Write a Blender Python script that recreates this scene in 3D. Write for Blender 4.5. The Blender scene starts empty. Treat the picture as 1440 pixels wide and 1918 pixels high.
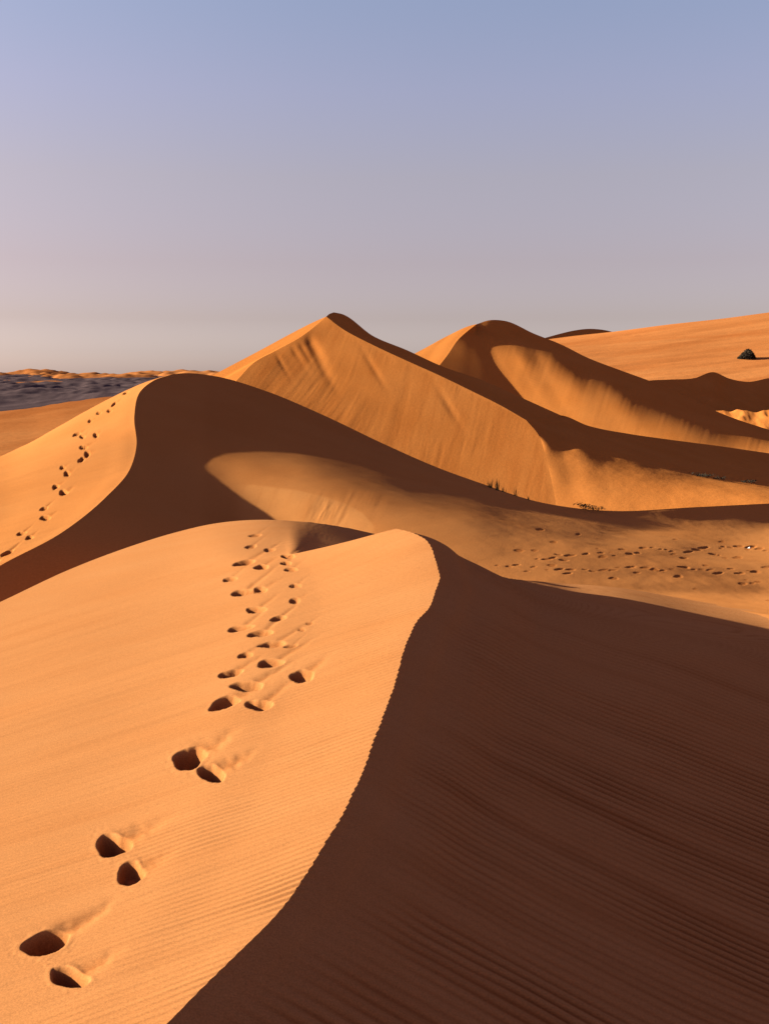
import bpy, math, random
import numpy as np

# ------------------------------------------------------------------ camera, sky, sun, exposure
SC = bpy.context.scene
COL = SC.collection
W, H, F, HOR = 1440.0, 1918.0, 2056.0, 715.0      # photograph size, focal length in its pixels, horizon row
PITCH = math.atan((H / 2 - HOR) / F)
Z0 = 16.0                                         # camera height above the low ground
SUN_EL, SUN_AZ = math.radians(14.5), math.radians(-3.0)

cam_data = bpy.data.cameras.new('camera')
cam = bpy.data.objects.new('camera', cam_data)
COL.objects.link(cam)
cam.location = (0, 0, Z0)
cam.rotation_euler = (math.pi / 2 - PITCH, 0, 0)
cam_data.sensor_fit = 'VERTICAL'
cam_data.sensor_height = 24.0
cam_data.lens = 24.0 * F / H
cam_data.clip_start = 0.05
cam_data.clip_end = 30000
SC.camera = cam

world = bpy.data.worlds.new('World')
SC.world = world
world.use_nodes = True
wt = world.node_tree
bg = wt.nodes['Background']
sky = wt.nodes.new('ShaderNodeTexSky')
sky.sky_type = 'NISHITA'
sky.sun_disc = False
sky.sun_elevation = SUN_EL
sky.sun_rotation = math.radians(270.0) - SUN_AZ
sky.dust_density = 1.6
sky.air_density = 1.0
sky.ozone_density = 1.0
# desert dust: the air close to the horizon is tinted mauve, the same all the way round; red-purple is added overhead to redden the shadows
geo = wt.nodes.new('ShaderNodeTexCoord')
sep = wt.nodes.new('ShaderNodeSeparateXYZ')
ramp = wt.nodes.new('ShaderNodeValToRGB')
mul = wt.nodes.new('ShaderNodeMix')
mul.data_type = 'RGBA'
mul.blend_type = 'MULTIPLY'
mul.inputs[0].default_value = 1.0
wt.links.new(geo.outputs['Generated'], sep.inputs[0])
wt.links.new(sep.outputs['Z'], ramp.inputs[0])
e = ramp.color_ramp.elements
SKY_TINT = [(0.0, (1.05, 0.98, 1.50)), (0.027, (0.78, 0.71, 1.08)), (0.056, (0.64, 0.51, 0.68)), (0.104, (0.68, 0.48, 0.56)), (0.176, (0.79, 0.55, 0.57)), (0.245, (0.84, 0.62, 0.68)), (0.33, (0.83, 0.69, 0.75)), (0.6, (0.90, 0.54, 0.80)), (1.0, (0.88, 0.47, 0.88))]
while len(e) < len(SKY_TINT):
    e.new(0.5)
for el_, (p_, c_) in zip(e, SKY_TINT):
    el_.position = p_
    el_.color = (*c_, 1)
wt.links.new(sky.outputs[0], mul.inputs[6])
wt.links.new(ramp.outputs[0], mul.inputs[7])
wt.links.new(mul.outputs[2], bg.inputs[0])
bg.inputs[1].default_value = 0.05

sun_data = bpy.data.lights.new('sun', 'SUN')
sun_data.energy = 5.0
sun_data.angle = math.radians(0.55)
sun_data.color = (1.0, 0.97, 0.86)
sun = bpy.data.objects.new('sun', sun_data)
COL.objects.link(sun)
sun.location = (-30, -15, Z0 + 30)
sun.rotation_euler = (math.pi / 2 - SUN_EL, 0, SUN_AZ - math.pi / 2)

vs = SC.view_settings
vs.view_transform = 'Standard'
vs.look = 'None'
vs.gamma = 1.0
vs.use_curve_mapping = False
vs.exposure = 2.38

# ------------------------------------------------------------------ helpers
RNG = np.random.RandomState(7)
TAB = RNG.rand(256, 256)


def noise(x, y, seed=0):
    """smooth value noise, about -1..1"""
    x = np.asarray(x, float) + seed * 37.31
    y = np.asarray(y, float) + seed * 17.77
    xi = np.floor(x).astype(int)
    yi = np.floor(y).astype(int)
    fx = x - xi
    fy = y - yi
    fx = fx * fx * fx * (fx * (fx * 6 - 15) + 10)
    fy = fy * fy * fy * (fy * (fy * 6 - 15) + 10)
    a = TAB[xi & 255, yi & 255]
    b = TAB[(xi + 1) & 255, yi & 255]
    c = TAB[xi & 255, (yi + 1) & 255]
    d = TAB[(xi + 1) & 255, (yi + 1) & 255]
    return 2 * ((a * (1 - fx) + b * fx) * (1 - fy) + (c * (1 - fx) + d * fx) * fy) - 1


def fbm(x, y, o=4, seed=0):
    r = 0
    a = 1.0
    for i in range(o):
        r = r + a * noise(x * 2 ** i, y * 2 ** i, seed + i * 3)
        a *= 0.5
    return r / 1.9


def sstep(a, b, x):
    t = np.clip((x - a) / (b - a), 0, 1)
    return t * t * (3 - 2 * t)


def ray(u, v):
    x = (u - W / 2) / F
    y = (v - H / 2) / F
    cy = math.cos(PITCH) - y * math.sin(PITCH)
    cz = -math.sin(PITCH) - y * math.cos(PITCH)
    return x / cy, cz / cy


def catmull(P, t):
    P = np.asarray(P, float)
    d = np.r_[0, np.cumsum(np.maximum(np.linalg.norm(np.diff(P, axis=0), axis=1), 1e-6) ** .9)]
    d /= d[-1]
    n = len(P)
    m = np.zeros_like(P)
    for i in range(n):
        if i == 0:
            m[i] = (P[1] - P[0]) / (d[1] - d[0])
        elif i == n - 1:
            m[i] = (P[-1] - P[-2]) / (d[-1] - d[-2])
        else:
            h0 = d[i] - d[i - 1]
            h1 = d[i + 1] - d[i]
            m[i] = ((P[i] - P[i - 1]) / h0 * h1 + (P[i + 1] - P[i]) / h1 * h0) / (h0 + h1)
    k = np.clip(np.searchsorted(d, t, side='right') - 1, 0, n - 2)
    h = (d[k + 1] - d[k])[:, None]
    x = ((t - d[k])[:, None]) / h
    return (2 * x**3 - 3 * x**2 + 1) * P[k] + (x**3 - 2 * x**2 + x) * h * m[k] + (-2 * x**3 + 3 * x**2) * P[k + 1] + (x**3 - x**2) * h * m[k + 1]


def coons(p, s, t):
    b = catmull(p['bottom'], s)
    tp = catmull(p['top'], s)
    l = catmull(p['left'], t)
    r = catmull(p['right'], t)
    S = s[None, :, None]
    T = t[:, None, None]
    return (1 - T) * b[None] + T * tp[None] + (1 - S) * l[:, None] + S * r[:, None] - ((1 - S) * (1 - T) * b[0] + S * (1 - T) * b[-1] + (1 - S) * T * tp[0] + S * T * tp[-1])


def bspl(n, x, deg=3):
    k = np.r_[np.zeros(deg), np.linspace(0, 1, n - deg + 1), np.ones(deg)]
    x = np.clip(x, 0, 1 - 1e-9)
    N = np.array([(x >= k[i]) & (x < k[i + 1]) for i in range(len(k) - 1)], float)
    for d in range(1, deg + 1):
        M = np.zeros((len(k) - 1 - d, len(x)))
        for i in range(len(k) - 1 - d):
            a = k[i + d] - k[i]
            b = k[i + d + 1] - k[i + 1]
            if a > 0:
                M[i] += (x - k[i]) / a * N[i]
            if b > 0:
                M[i] += (k[i + d + 1] - x) / b * N[i + 1]
        N = M
    return N.T


# Dune surfaces: four traced edges (bearings from the viewpoint) and the log of the inverse
# distance of a spline net, so each is a real surface in metres at its own distance.
PATCHES = {
'A_L': dict(n=(8, 11),
 left=[(-300,2150),(-300,1700),(-300,1300)],
 right=[(60,2150),(190,2035),(315,1918),(430,1800),(545,1680),(610,1575),(665,1480),(710,1360),(745,1260),(766,1190),(781,1163),(805,1136),(815,1108),(823,1083),(818,1060),(810,1030),(799,1013),(775,999),(740,990)],
 top=[(-300,1300),(-100,1215),(100,1140),(200,1108),(300,1080),(370,1063.5),(440,1050),(470,1046.3),(495,1043.9),(520,1041.4),(535,1039.6),(545,1038),(640,1017),(740,990)],
 bottom=[(-300,2150),(60,2150)],
 c=[[-1.6838,-1.6791,-1.6698,-1.6559,-1.6422,-1.6288,-1.6199,-1.6155],
  [-1.7165,-1.7118,-1.7026,-1.6884,-1.6738,-1.6580,-1.6483,-1.6435],
  [-1.7847,-1.7800,-1.7709,-1.7554,-1.7389,-1.7175,-1.7057,-1.7003],
  [-1.8955,-1.8916,-1.8846,-1.8693,-1.8509,-1.8218,-1.8070,-1.8008],
  [-2.0179,-2.0151,-2.0108,-1.9966,-1.9780,-1.9389,-1.9217,-1.9147],
  [-2.1462,-2.1464,-2.1485,-2.1405,-2.1243,-2.0820,-2.0652,-2.0589],
  [-2.2844,-2.2896,-2.3024,-2.3074,-2.3002,-2.2511,-2.2376,-2.2336],
  [-2.4333,-2.4477,-2.4802,-2.5081,-2.5202,-2.4885,-2.4809,-2.4821],
  [-2.5869,-2.6047,-2.6453,-2.6770,-2.6991,-2.6610,-2.6689,-2.6759],
  [-2.7009,-2.7266,-2.7825,-2.8321,-2.8631,-2.8348,-2.8205,-2.8293],
  [-2.7594,-2.7843,-2.8388,-2.8853,-2.9110,-2.8725,-2.8519,-2.8460]]),
'A_S': dict(n=(13, 7),
 left=[(-300,1300),(-300,1265)],
 right=[(760,1050),(760,1015)],
 top=[(-300,1265),(-150,1195),(0,1128),(130,1067),(240,1025),(330,997),(400,981),(470,974),(540,975),(610,982),(690,997),(760,1015)],
 bottom=[(-300,1300),(-100,1215),(100,1140),(200,1108),(300,1080),(370,1063.5),(440,1050),(470,1046.3),(495,1043.9),(520,1041.4),(535,1039.6),(545,1038),(600,1050),(690,1050),(760,1050)],
 c=[[-2.7575,-2.7691,-2.7971,-2.8330,-2.8636,-2.8841,-2.8976,-2.9021,-2.8875,-2.8758,-2.8829,-2.9681,-3.0335],
  [-2.7622,-2.7744,-2.8024,-2.8392,-2.8700,-2.8936,-2.9070,-2.9143,-2.8955,-2.8898,-2.8899,-2.9884,-3.0517],
  [-2.7719,-2.7848,-2.8136,-2.8512,-2.8826,-2.9102,-2.9215,-2.9326,-2.9240,-2.9343,-2.9040,-3.0378,-3.0916],
  [-2.7870,-2.8008,-2.8304,-2.8691,-2.9017,-2.9350,-2.9557,-2.9818,-2.9675,-2.9543,-2.9752,-3.1265,-3.1531],
  [-2.8024,-2.8168,-2.8471,-2.8870,-2.9199,-2.9642,-3.0031,-3.0577,-3.0695,-3.0256,-3.1182,-3.1937,-3.2018],
  [-2.8127,-2.8275,-2.8583,-2.8986,-2.9327,-2.9875,-3.0603,-3.1600,-3.1641,-3.1047,-3.1974,-3.2168,-3.2239],
  [-2.8179,-2.8329,-2.8638,-2.9045,-2.9391,-3.0012,-3.1060,-3.1992,-3.2011,-3.1439,-3.2198,-3.2299,-3.2366]]),
'FL': dict(n=(20, 14),
 left=[(-140,1150),(0,1060),(120,995),(200,930),(243,880),(256,835),(252,780),(262,735),(288,713),(320,702)],
 right=[(1750,1300),(1750,1100),(1750,930)],
 top=[(320,702),(345,699),(400,704),(500,733),(600,775),(720,832),(820,876),(900,905),(1000,938),(1080,952),(1150,957),(1300,950),(1440,943),(1600,935),(1750,930)],
 bottom=[(-140,1150),(100,1180),(400,1150),(700,1150),(1000,1180),(1300,1230),(1750,1300)],
 c=[[-3.2354,-3.2361,-3.2407,-3.2468,-3.2650,-3.2909,-3.3099,-3.3261,-3.1931,-2.8024,-2.9086,-2.8792,-2.8665,-2.8434,-2.8305,-2.8137,-2.7927,-2.7709,-2.7609,-2.7568],
  [-3.2430,-3.2458,-3.2501,-3.2560,-3.2746,-3.2972,-3.3194,-3.3282,-3.3347,-2.9642,-2.8940,-2.9095,-2.8732,-2.8564,-2.8390,-2.8313,-2.8103,-2.7912,-2.7814,-2.7780],
  [-3.2615,-3.2650,-3.2692,-3.2763,-3.2910,-3.3127,-3.3374,-3.3439,-3.3340,-3.3143,-2.9847,-2.8834,-2.9077,-2.8848,-2.8720,-2.8491,-2.8402,-2.8252,-2.8237,-2.8228],
  [-3.2911,-3.2948,-3.2994,-3.3046,-3.3173,-3.3442,-3.3703,-3.3689,-3.3528,-3.3384,-3.3451,-3.0812,-2.9290,-2.9172,-2.9091,-2.9250,-2.8981,-2.8821,-2.8733,-2.8714],
  [-3.3188,-3.3226,-3.3279,-3.3341,-3.3513,-3.3846,-3.4055,-3.3875,-3.3721,-3.3617,-3.3484,-3.3445,-3.2281,-3.0655,-2.9837,-2.9208,-2.9470,-2.9422,-2.9592,-2.9668],
  [-3.3449,-3.3514,-3.3609,-3.3718,-3.3931,-3.4290,-3.4316,-3.4043,-3.3871,-3.3794,-3.3673,-3.3554,-3.3647,-3.3709,-3.3515,-3.3228,-3.1766,-3.1262,-3.1262,-3.1312],
  [-3.3912,-3.4004,-3.4134,-3.4244,-3.4557,-3.4905,-3.4550,-3.4278,-3.4112,-3.3980,-3.3867,-3.3843,-3.3795,-3.3851,-3.3984,-3.4279,-3.4347,-3.4369,-3.4546,-3.4637],
  [-3.4518,-3.4652,-3.4870,-3.5103,-3.5691,-3.5376,-3.5058,-3.4586,-3.4412,-3.4236,-3.4130,-3.4073,-3.4202,-3.4418,-3.4523,-3.4641,-3.4542,-3.4751,-3.5052,-3.5347],
  [-3.5672,-3.5992,-3.6307,-3.6587,-3.6188,-3.5815,-3.5468,-3.5028,-3.4834,-3.4554,-3.4461,-3.4502,-3.4582,-3.4814,-3.5391,-3.6354,-3.6046,-3.6890,-3.7971,-3.8515],
  [-3.7312,-3.7441,-3.7694,-3.7246,-3.6913,-3.6549,-3.6159,-3.5833,-3.5466,-3.5212,-3.5046,-3.4974,-3.5407,-3.7120,-3.8638,-3.8569,-3.8507,-3.9334,-3.9849,-3.9989],
  [-3.7872,-3.8074,-3.8218,-3.8699,-3.8452,-3.7905,-3.7467,-3.7023,-3.6845,-3.6308,-3.6298,-3.6924,-3.8789,-3.9297,-3.9489,-3.9697,-3.9825,-4.0168,-4.0382,-4.0481],
  [-3.9488,-3.9862,-4.0513,-4.0556,-4.0655,-4.0407,-3.9752,-3.9194,-3.9125,-3.8835,-3.8796,-3.9161,-3.9379,-3.9631,-3.9811,-4.0131,-4.0260,-4.0564,-4.0775,-4.0883],
  [-4.0389,-4.0905,-4.1186,-4.1344,-4.1291,-4.1197,-4.1203,-4.0370,-3.9763,-3.9025,-3.9039,-3.9130,-3.9467,-3.9744,-3.9977,-4.0262,-4.0446,-4.0784,-4.0991,-4.1085],
  [-4.0739,-4.1095,-4.1378,-4.1523,-4.1464,-4.1368,-4.1327,-4.1525,-4.0391,-3.9390,-3.9089,-3.9231,-3.9521,-3.9799,-4.0043,-4.0338,-4.0532,-4.0888,-4.1086,-4.1186]]),
'B_L': dict(n=(8, 14),
 left=[(-420,1290),(-420,1130),(-420,1030)],
 right=[(-140,1150),(0,1060),(120,995),(200,930),(243,880),(256,835),(252,780),(262,735),(288,713),(320,702)],
 top=[(-420,1030),(-200,948),(0,855),(60,828),(130,790),(200,752),(262,722),(300,707),(320,702)],
 bottom=[(-420,1290),(-300,1240),(-140,1150)],
 c=[[-3.1508,-3.1547,-3.1614,-3.1732,-3.1915,-3.2139,-3.2289,-3.2354],
  [-3.1592,-3.1632,-3.1696,-3.1820,-3.2001,-3.2231,-3.2380,-3.2430],
  [-3.1764,-3.1803,-3.1864,-3.1999,-3.2183,-3.2417,-3.2549,-3.2615],
  [-3.2027,-3.2066,-3.2122,-3.2275,-3.2456,-3.2685,-3.2864,-3.2911],
  [-3.2297,-3.2336,-3.2378,-3.2545,-3.2703,-3.2972,-3.3157,-3.3188],
  [-3.2579,-3.2610,-3.2636,-3.2789,-3.2934,-3.3203,-3.3412,-3.3449],
  [-3.2880,-3.2915,-3.2933,-3.3112,-3.3270,-3.3612,-3.3910,-3.3912],
  [-3.3213,-3.3260,-3.3288,-3.3541,-3.3776,-3.4268,-3.4590,-3.4518],
  [-3.3593,-3.3661,-3.3708,-3.4082,-3.4437,-3.5161,-3.5762,-3.5672],
  [-3.4034,-3.4154,-3.4274,-3.4930,-3.5630,-3.6670,-3.7187,-3.7312],
  [-3.4551,-3.4758,-3.5027,-3.6114,-3.6997,-3.7869,-3.8055,-3.7872],
  [-3.5138,-3.5429,-3.5913,-3.7197,-3.8461,-3.9106,-3.9457,-3.9488],
  [-3.5567,-3.5840,-3.6352,-3.7454,-3.9159,-3.9369,-4.2700,-4.0389],
  [-3.5789,-3.6079,-3.6498,-3.7650,-3.9240,-4.2630,-4.1799,-4.0739]]),
'A_R': dict(n=(13, 11),
 left=[(60,2150),(190,2035),(315,1918),(430,1800),(545,1680),(610,1575),(665,1480),(710,1360),(745,1260),(766,1190),(781,1163),(805,1136),(815,1108),(823,1083),(818,1060),(810,1030),(799,1013),(775,999),(740,990)],
 right=[(1800,2200),(1800,1700),(1800,1240)],
 top=[(740,990),(785,1003),(810,1021),(870,1050),(940,1080),(1020,1090),(1150,1100),(1300,1125),(1500,1160),(1800,1240)],
 bottom=[(60,2150),(800,2200),(1800,2200)],
 c=[[-1.6155,-1.6246,-1.6425,-1.6704,-1.6997,-1.7314,-1.7668,-1.8061,-1.8483,-1.8931,-1.9376,-1.9650,-1.9782],
  [-1.6435,-1.6523,-1.6702,-1.6979,-1.7278,-1.7606,-1.7968,-1.8369,-1.8801,-1.9253,-1.9692,-1.9959,-2.0088],
  [-1.7003,-1.7105,-1.7278,-1.7552,-1.7868,-1.8217,-1.8599,-1.9013,-1.9463,-1.9925,-2.0348,-2.0603,-2.0725],
  [-1.8008,-1.8107,-1.8264,-1.8538,-1.8878,-1.9276,-1.9678,-2.0124,-2.0603,-2.1038,-2.1410,-2.1633,-2.1739],
  [-1.9147,-1.9271,-1.9421,-1.9691,-2.0075,-2.0509,-2.0951,-2.1393,-2.1841,-2.2226,-2.2539,-2.2725,-2.2811],
  [-2.0589,-2.0717,-2.0829,-2.1104,-2.1490,-2.2008,-2.2402,-2.2798,-2.3194,-2.3491,-2.3734,-2.3857,-2.3919],
  [-2.2336,-2.2513,-2.2606,-2.2801,-2.3282,-2.3699,-2.4043,-2.4329,-2.4593,-2.4834,-2.4961,-2.5026,-2.5058],
  [-2.4821,-2.4942,-2.4824,-2.4977,-2.5173,-2.5551,-2.5651,-2.5797,-2.6070,-2.6206,-2.6283,-2.6258,-2.6263],
  [-2.6759,-2.6840,-2.6823,-2.6542,-2.6984,-2.7047,-2.7179,-2.7417,-2.7512,-2.7618,-2.7651,-2.7709,-2.7700],
  [-2.8293,-2.8587,-2.8024,-2.8631,-2.8179,-2.8817,-2.8640,-2.8585,-2.9085,-2.8925,-2.8788,-2.8690,-2.8631],
  [-2.8460,-2.9091,-3.1705,-2.7698,-3.3656,-3.4106,-3.3605,-3.3007,-3.1029,-3.0293,-2.9332,-2.9218,-2.9158]]),
'C_L': dict(n=(7, 9),
 left=[(200,850),(200,810)],
 right=[(380,790),(415,745),(448,708),(475,680),(520,655),(565,630),(595,607),(611,593)],
 top=[(200,810),(330,742),(410,697),(480,660),(560,617),(590,602),(611,593)],
 bottom=[(200,850),(290,825),(380,790)],
 c=[[-4.6404,-4.6415,-4.6429,-4.6462,-4.6552,-4.6620,-4.6650],
  [-4.6431,-4.6453,-4.6487,-4.6552,-4.6669,-4.6759,-4.6793],
  [-4.6485,-4.6529,-4.6605,-4.6743,-4.6928,-4.7053,-4.7101],
  [-4.6568,-4.6641,-4.6772,-4.7010,-4.7251,-4.7437,-4.7493],
  [-4.6650,-4.6753,-4.6929,-4.7285,-4.7672,-4.7909,-4.7998],
  [-4.6735,-4.6846,-4.7034,-4.7465,-4.7939,-4.8253,-4.8312],
  [-4.6821,-4.6946,-4.7161,-4.7730,-4.8170,-4.8441,-4.8520],
  [-4.6881,-4.7015,-4.7291,-4.7947,-4.8390,-4.8815,-4.8924],
  [-4.6910,-4.7051,-4.7356,-4.8047,-4.8498,-4.8986,-4.9005]]),
'C_F': dict(n=(11, 9),
 left=[(380,790),(415,745),(448,708),(475,680),(520,655),(565,630),(595,607),(611,593)],
 right=[(1045,985),(1038,930),(1030,890),(1020,850),(1008,815),(985,787)],
 top=[(611,593),(640,615),(700,647),(760,675),(820,702),(880,731),(940,761),(985,787)],
 bottom=[(380,790),(500,830),(700,915),(900,970),(1045,985)],
 c=[[-4.6650,-4.6599,-4.6494,-4.6291,-4.6014,-4.5774,-4.5582,-4.5405,-4.5293,-4.5244,-4.5211],
  [-4.6793,-4.6715,-4.6601,-4.6387,-4.6109,-4.5870,-4.5675,-4.5498,-4.5381,-4.5327,-4.5289],
  [-4.7101,-4.7003,-4.6834,-4.6596,-4.6309,-4.6070,-4.5870,-4.5689,-4.5562,-4.5497,-4.5459],
  [-4.7493,-4.7399,-4.7218,-4.6941,-4.6625,-4.6372,-4.6159,-4.5968,-4.5825,-4.5740,-4.5692],
  [-4.7998,-4.7859,-4.7639,-4.7336,-4.6992,-4.6717,-4.6480,-4.6265,-4.6099,-4.5989,-4.5932],
  [-4.8312,-4.8186,-4.7943,-4.7616,-4.7289,-4.7022,-4.6789,-4.6568,-4.6385,-4.6260,-4.6195],
  [-4.8520,-4.8442,-4.8236,-4.7945,-4.7646,-4.7385,-4.7146,-4.6918,-4.6719,-4.6571,-4.6498],
  [-4.8924,-4.8724,-4.8458,-4.8176,-4.7890,-4.7636,-4.7376,-4.7125,-4.6899,-4.6734,-4.6652],
  [-4.9005,-4.8894,-4.8572,-4.8288,-4.8011,-4.7762,-4.7499,-4.7238,-4.6997,-4.6822,-4.6737]]),
'C_G': dict(n=(13, 9),
 left=[(1045,985),(1038,930),(1030,890),(1020,850),(1008,815),(985,787)],
 right=[(1600,1000),(1600,940),(1600,868)],
 top=[(985,787),(1015,783),(1050,778),(1100,797),(1180,813),(1250,823),(1350,836),(1440,849),(1600,868)],
 bottom=[(1045,985),(1200,1000),(1400,1005),(1600,1000)],
 c=[[-4.5211,-4.5180,-4.5122,-4.5035,-4.4959,-4.4895,-4.4838,-4.4787,-4.4740,-4.4699,-4.4663,-4.4638,-4.4626],
  [-4.5289,-4.5266,-4.5207,-4.5114,-4.5032,-4.4962,-4.4903,-4.4849,-4.4796,-4.4754,-4.4709,-4.4684,-4.4668],
  [-4.5459,-4.5423,-4.5403,-4.5272,-4.5186,-4.5113,-4.5039,-4.4968,-4.4906,-4.4847,-4.4803,-4.4768,-4.4754],
  [-4.5692,-4.5675,-4.5653,-4.5519,-4.5403,-4.5305,-4.5233,-4.5171,-4.5100,-4.5045,-4.4993,-4.4966,-4.4955],
  [-4.5932,-4.5892,-4.5982,-4.5834,-4.5758,-4.5698,-4.5546,-4.5395,-4.5248,-4.5209,-4.5306,-4.5285,-4.5269],
  [-4.6195,-4.6228,-4.6224,-4.6125,-4.6088,-4.6107,-4.6483,-4.6966,-4.7318,-4.8757,-5.0661,-5.2212,-5.2884],
  [-4.6498,-4.6309,-4.7383,-4.7145,-4.7382,-4.8709,-4.9657,-5.1003,-5.1394,-5.2612,-5.3353,-5.3610,-5.3513],
  [-4.6652,-4.7516,-4.9555,-4.8301,-4.9118,-4.9443,-5.0224,-5.1019,-5.1718,-5.2858,-5.3522,-5.3694,-5.3919],
  [-4.6737,-4.8159,-4.8984,-4.8932,-4.9086,-4.9803,-5.0639,-5.1484,-5.2327,-5.3225,-5.3658,-5.3948,-5.4046]]),
'C_B': dict(n=(11, 6),
 left=[(611,593),(617,588),(625,585)],
 right=[(985,787),(1015,783),(1050,778)],
 top=[(625,585),(640,588),(700,630),(760,655),(830,687),(900,711),(970,742),(1050,778)],
 bottom=[(611,593),(640,615),(700,647),(760,675),(820,702),(880,731),(940,761),(985,787)],
 c=[[-4.9005,-4.8894,-4.8572,-4.8288,-4.8011,-4.7762,-4.7499,-4.7238,-4.6997,-4.6822,-4.6737],
  [-4.9042,-4.8955,-4.8705,-4.8417,-4.8387,-4.8269,-4.8296,-4.8066,-4.7923,-4.7381,-4.7193],
  [-4.9121,-4.9082,-4.8869,-4.8630,-4.8644,-4.8506,-4.8581,-4.8463,-4.8311,-4.8048,-4.7911],
  [-4.9211,-4.9278,-4.8982,-4.8800,-4.8886,-4.8721,-4.8898,-4.8799,-4.8683,-4.8604,-4.8570],
  [-4.9287,-4.9507,-4.9019,-4.8886,-4.9020,-4.8831,-4.9075,-4.9005,-4.8870,-4.8802,-4.8790],
  [-4.9340,-4.9712,-4.9026,-4.8938,-4.9091,-4.8888,-4.9161,-4.9123,-4.9002,-4.8924,-4.8869]]),
'D_L': dict(n=(6, 7),
 left=[(640,740),(640,720)],
 right=[(760,760),(810,700),(838,665),(858,636),(878,618),(893,607)],
 top=[(640,720),(720,690),(790,655),(840,628),(880,610),(893,607)],
 bottom=[(640,740),(700,750),(760,760)],
 c=[[-5.5802,-5.5726,-5.5555,-5.5264,-5.5011,-5.4864],
  [-5.5829,-5.5769,-5.5634,-5.5445,-5.5324,-5.5232],
  [-5.5881,-5.5852,-5.5797,-5.5775,-5.5766,-5.5727],
  [-5.5950,-5.5948,-5.5954,-5.6040,-5.6092,-5.6060],
  [-5.6018,-5.6058,-5.6149,-5.6355,-5.6504,-5.6495],
  [-5.6059,-5.6115,-5.6197,-5.6469,-5.6611,-5.6587],
  [-5.6080,-5.6142,-5.6221,-5.6525,-5.6651,-5.6640]]),
'D_S': dict(n=(6, 8),
 left=[(760,760),(810,700),(838,665),(858,636),(878,618),(890,609)],
 right=[(1010,800),(978,750),(950,715),(925,680),(905,645),(893,622),(893,607)],
 top=[(890,609),(893,607)],
 bottom=[(760,760),(880,790),(1010,800)],
 c=[[-5.4887,-5.4914,-5.4860,-5.5086,-5.5302,-5.5368],
  [-5.5160,-5.5175,-5.5138,-5.5287,-5.5455,-5.5503],
  [-5.5557,-5.5560,-5.5531,-5.5598,-5.5696,-5.5728],
  [-5.5868,-5.5866,-5.5839,-5.5865,-5.5924,-5.5943],
  [-5.6179,-5.6171,-5.6140,-5.6142,-5.6172,-5.6179],
  [-5.6504,-5.6496,-5.6473,-5.6463,-5.6471,-5.6471],
  [-5.6673,-5.6669,-5.6657,-5.6648,-5.6647,-5.6645],
  [-5.6754,-5.6757,-5.6762,-5.6771,-5.6777,-5.6780]]),
'D_R': dict(n=(16, 10),
 left=[(1010,800),(978,750),(950,715),(925,680),(905,645),(893,622),(893,607)],
 right=[(1750,960),(1750,870)],
 top=[(893,607),(915,600),(945,601),(1000,625),(1050,645),(1100,670),(1160,693),(1220,715),(1290,745),(1340,770),(1440,805),(1750,870)],
 bottom=[(1010,800),(1100,840),(1250,870),(1440,890),(1750,960)],
 c=[[-5.5330,-5.5252,-5.5072,-5.4829,-5.4689,-5.4577,-5.4470,-5.4400,-5.4339,-5.4223,-5.4100,-5.3997,-5.3861,-5.3756,-5.3700,-5.3678],
  [-5.5421,-5.5356,-5.5189,-5.4935,-5.4778,-5.4658,-5.4543,-5.4470,-5.4407,-5.4275,-5.4146,-5.4039,-5.3907,-5.3801,-5.3747,-5.3722],
  [-5.5589,-5.5542,-5.5416,-5.5171,-5.4991,-5.4833,-5.4695,-5.4617,-5.4551,-5.4389,-5.4243,-5.4134,-5.3999,-5.3896,-5.3843,-5.3821],
  [-5.5792,-5.5763,-5.5659,-5.5443,-5.5286,-5.5107,-5.4941,-5.4850,-5.4797,-5.4602,-5.4409,-5.4300,-5.4176,-5.4071,-5.4025,-5.4001],
  [-5.5974,-5.5964,-5.5878,-5.5652,-5.5494,-5.5343,-5.5216,-5.5080,-5.5044,-5.4843,-5.4598,-5.4481,-5.4408,-5.4320,-5.4288,-5.4269],
  [-5.6172,-5.6176,-5.6099,-5.5887,-5.5702,-5.5518,-5.5479,-5.5372,-5.5319,-5.5155,-5.4869,-5.4712,-5.4728,-5.4731,-5.4727,-5.4719],
  [-5.6401,-5.6439,-5.6324,-5.6089,-5.5978,-5.5757,-5.5729,-5.5735,-5.5638,-5.5517,-5.5322,-5.5097,-5.5345,-5.5736,-5.5925,-5.6010],
  [-5.6541,-5.6641,-5.6766,-5.6350,-5.6287,-5.6138,-5.6197,-5.6211,-5.6076,-5.5889,-5.5944,-5.5803,-5.6258,-5.7783,-5.8390,-5.8712],
  [-5.6680,-5.6756,-5.6931,-5.6794,-5.6686,-5.6462,-5.6563,-5.6481,-5.6338,-5.6174,-5.6185,-5.6328,-5.7288,-5.9142,-5.9523,-5.9616],
  [-5.6762,-5.6904,-5.7038,-5.6916,-5.6898,-5.6710,-5.6755,-5.6691,-5.6449,-5.6303,-5.6556,-5.6827,-5.7874,-5.9636,-5.9635,-5.9711]]),
'E': dict(n=(8, 6),
 left=[(960,790),(960,650)],
 right=[(1800,830),(1800,540)],
 top=[(960,650),(1000,640),(1060,631),(1150,621),(1250,608),(1350,597),(1440,585),(1800,540)],
 bottom=[(960,790),(1300,800),(1800,830)],
 c=[[-6.2080,-6.1978,-6.1787,-6.1503,-6.1181,-6.0829,-6.0588,-6.0483],
  [-6.2492,-6.2392,-6.2204,-6.1924,-6.1632,-6.1315,-6.1083,-6.0976],
  [-6.3165,-6.3180,-6.3059,-6.2924,-6.2665,-6.2363,-6.2129,-6.2031],
  [-6.4913,-6.5104,-6.5044,-6.5003,-6.5167,-6.5459,-6.5429,-6.5431],
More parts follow.
